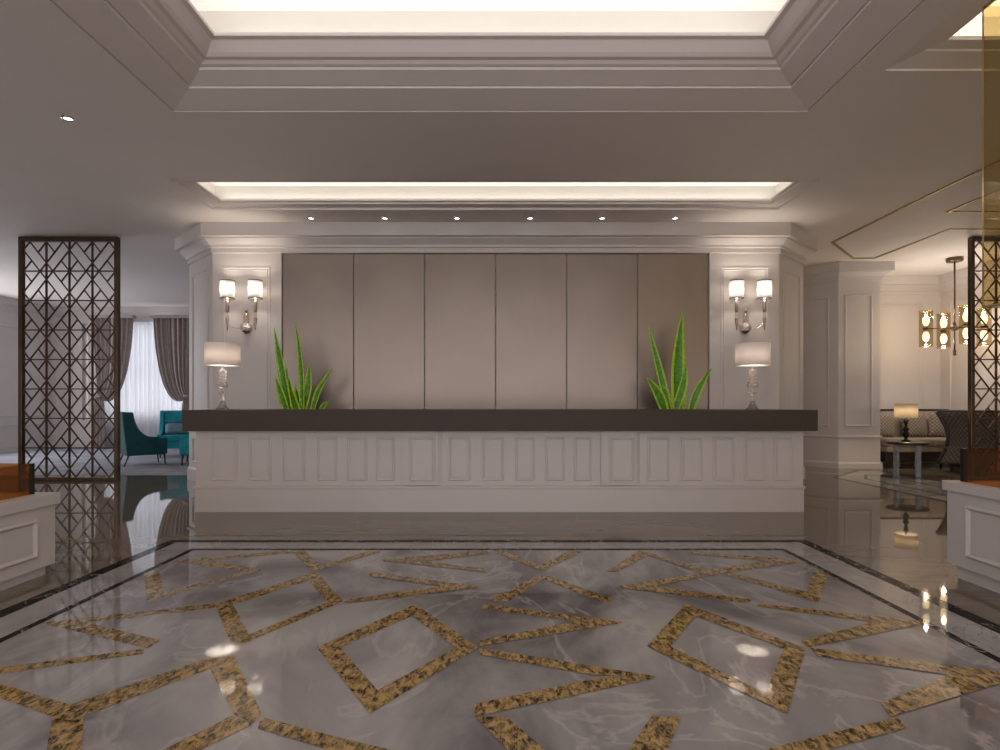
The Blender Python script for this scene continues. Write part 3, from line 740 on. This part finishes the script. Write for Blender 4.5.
m = MB(); m.lathe([(.165, .40), (.165, .635)], n=36); m.build('lamp_shade', SHADEO, lm, solid=.004)
light('POINT', 'lamp_bulb', (6.82, 9.72, .57+.50), 16, (1, .82, .6), size=.045)

ch = thing('chandelier', 'dark metal chandelier with eight glowing bulbs in smoky glass cylinders', 'chandelier', (8.17, 10.4, ZC))
m = MB(); m.lathe([(0, -.07), (.12, -.07), (.13, -.05), (.13, -.003), (0, -.003)], n=28); m.build('canopy', BRONZE, ch)
m = MB(); m.tube([(0, 0, -.06), (0, 0, -1.72)], .014); m.lathe([(.014, -1.72), (.024, -1.66), (.024, -1.74), (0, -1.76)], n=12); m.build('rod', BRONZE, ch)
m = MB(); m.lathe([(.0, -1.32), (.05, -1.30), (.06, -1.26), (.05, -1.22), (0, -1.20)], n=20); m.lathe([(.02, -1.2), (.03, -1.18), (.014, -1.12)], n=14); m.build('hub', BRONZE, ch)
for k in range(4):
    a = -.29+k*PI/2; R = .44; cx, cy = R*math.cos(a), R*math.sin(a); zc = -1.255
    m = MB(); m.tube([(0, 0, zc), (cx, cy, zc)], .010); m.lathe([(0, -.02), (.045, -.02), (.05, 0), (.045, .02), (0, .02)], (cx, cy, zc), 16); m.build('arm', BRONZE, ch)
    m = MB(); m.lathe([(.105, -.32), (.105, .32)], (cx, cy, zc), 28); g = m.build('glass_cylinder', SMOKE, ch)
    for s in (-1, 1): light('POINT', 'chandelier_bulb', (8.17+cx, 10.4+cy, ZC+zc+s*.28), 8.5, (1, .91, .82), size=.03)
    
    for zz in (-.325, .31):
        m = MB(); m.lathe([(.107, zz), (.107, zz+.015)], (cx, cy, zc), 28); m.build('glass_rim', BRASS, g, solid=.004)
    for s in (-1, 1):
        m = MB(); m.lathe([(0, .05), (.03, .06), (.052, .11), (.055, .16), (.04, .21), (0, .235)] if s > 0 else [(0, -.05), (.03, -.06), (.052, -.11), (.055, -.16), (.04, -.21), (0, -.235)], (cx, cy, zc), 16); m.build('bulb', BULB, ch)

# ------------------------------------------------------------------ foreground plinths with glass
def plinth(sx, xf, yf, zt, zf, zbase, capb, label):
    t = thing('plinth', label, 'plinth', (0, 0, 0)); xo = sx*5.6; y0 = 1.6; xs_ = lambda a: sx*a
    def B(m, a0, a1, b0, b1, z0, z1): m.box(min(sx*a0, sx*a1), max(sx*a0, sx*a1), b0, b1, z0, z1)
    m = MB(); B(m, xf+.04, 5.6, y0, yf-.04, 0, zbase); m.build('base', PAINT, t)
    m = MB(); B(m, xf, 5.6, y0, yf, zbase, capb); m.build('body', PAINT, t)
    m = MB(); B(m, xf-.022, 5.6, y0-.02, yf+.022, capb, zt); m.build('cap', PAINT, t, bevel=.004)
    m = MB(); T = (lambda u, v, h: (-(xf-h), u, v)) if sx < 0 else (lambda u, v, h: (xf-h, u, v))
    y = yf-.17
    for k in range(2):
        u0, u1 = y-1.05, y; m.mould([(u0, zbase+.08), (u0, capb-.08), (u1, capb-.08), (u1, zbase+.08)] if sx > 0 else [(u0, zbase+.08), (u0, capb-.08), (u1, capb-.08), (u1, zbase+.08)], [(0, 0), (0, .012), (.012, .02), (.022, .012), (.03, .004), (.03, 0)], closed=True, T=T); y -= 1.2
    m.build('panel_moulding', PAINT, t)
    return t
plinth(-1, 3.16, 4.13, .57, .3, .07, .49, 'white panelled plinth at the left edge carrying amber glass')
plinth(1, 3.13, 4.05, .666, .3, .095, .60, 'white panelled plinth at the right edge carrying amber glass')
def glassbox(sx, xf, yf, z0, z1, label, name, gmat, pmat, x_out, y0, post=.022, bottom=False):
    t = thing(name, label, 'glass surround', (sx*xf, yf, z0), 0); h = z1-z0; wx = x_out-xf; dy = y0-yf
    def B(m, a0, a1, b0, b1, c0, c1): m.box(min(sx*a0, sx*a1), max(sx*a0, sx*a1), min(b0, b1), max(b0, b1), c0, c1)
    for (a0, a1, b0, b1) in ((post, wx-post, -.012, 0), (post, wx-post, dy, dy+.012), (0, .012, dy+post, -post), (wx-.012, wx, dy+post, -post)):
        m = MB(); B(m, a0, a1, b0, b1, 0, h); m.build('glass_panel', gmat, t)
    for (a, b) in ((0, -post), (wx-post, -post), (0, dy), (wx-post, dy)):
        m = MB(); B(m, a, a+post, b, b+post, 0, h); m.build('corner_post', pmat, t)
    return t, wx, dy, B
glassbox(-1, 3.25, 4.06, .571, .785, 'low amber glass box with black corner posts on the left plinth', 'glass_surround', AMBER, BLACKM, 5.4, 1.8)
glassbox(1, 3.18, 4.00, .667, .895, 'low amber glass box with black corner posts on the right plinth', 'glass_surround', AMBER, BLACKM, 5.4, 1.8, .028)
t, wx, dy, B = glassbox(1, 3.19, 3.83, 1.845, ZC-.001, 'gold-tinted glass box hanging from the ceiling above the right plinth', 'hanging_glass_surround', GOLDG, GOLD, 5.4, 1.8, .012)
m = MB(); B(m, -.004, wx+.004, .0, -.03, -.012, .0); B(m, -.004, wx+.004, dy, dy+.03, -.012, 0); B(m, -.004, .028, dy+.03, -.03, -.012, 0); B(m, wx-.028, wx+.004, dy+.03, -.03, -.012, 0)
m.build('bottom_rail', GOLD, t)

# ------------------------------------------------------------------ downlights
def downlight(x, y, label, e=14):
    t = thing('downlight', label, 'downlight', (x, y, ZC), 0, 'recessed ceiling downlights')
    m = MB(); m.lathe([(.032, -.001), (.036, -.010), (.052, -.010), (.056, -.001)], n=24); m.build('trim_ring', CHROME, t)
    m = MB(); m.lathe([(0, -.006), (.033, -.006), (.033, -.001), (0, -.001)], n=20); m.build('lens', LED, t)
    light('SPOT', 'downlight_beam', (x, y, ZC-.03), e, (1, .93, .86), size=.03, spot_size=1.25, spot_blend=.7)
nm = ['leftmost', 'second from left', 'third from left', 'fourth from left', 'fifth from left', 'rightmost']
for i, px in enumerate((311, 385, 457, 530, 602, 675)):
    y = HC*F/186; downlight((px-499)/F*y, y, 'small recessed downlight above the wall panels, %s in the row of six' % nm[i])
downlight(-3.95, HC*F/286, 'single recessed downlight in the left part of the ceiling', 20)
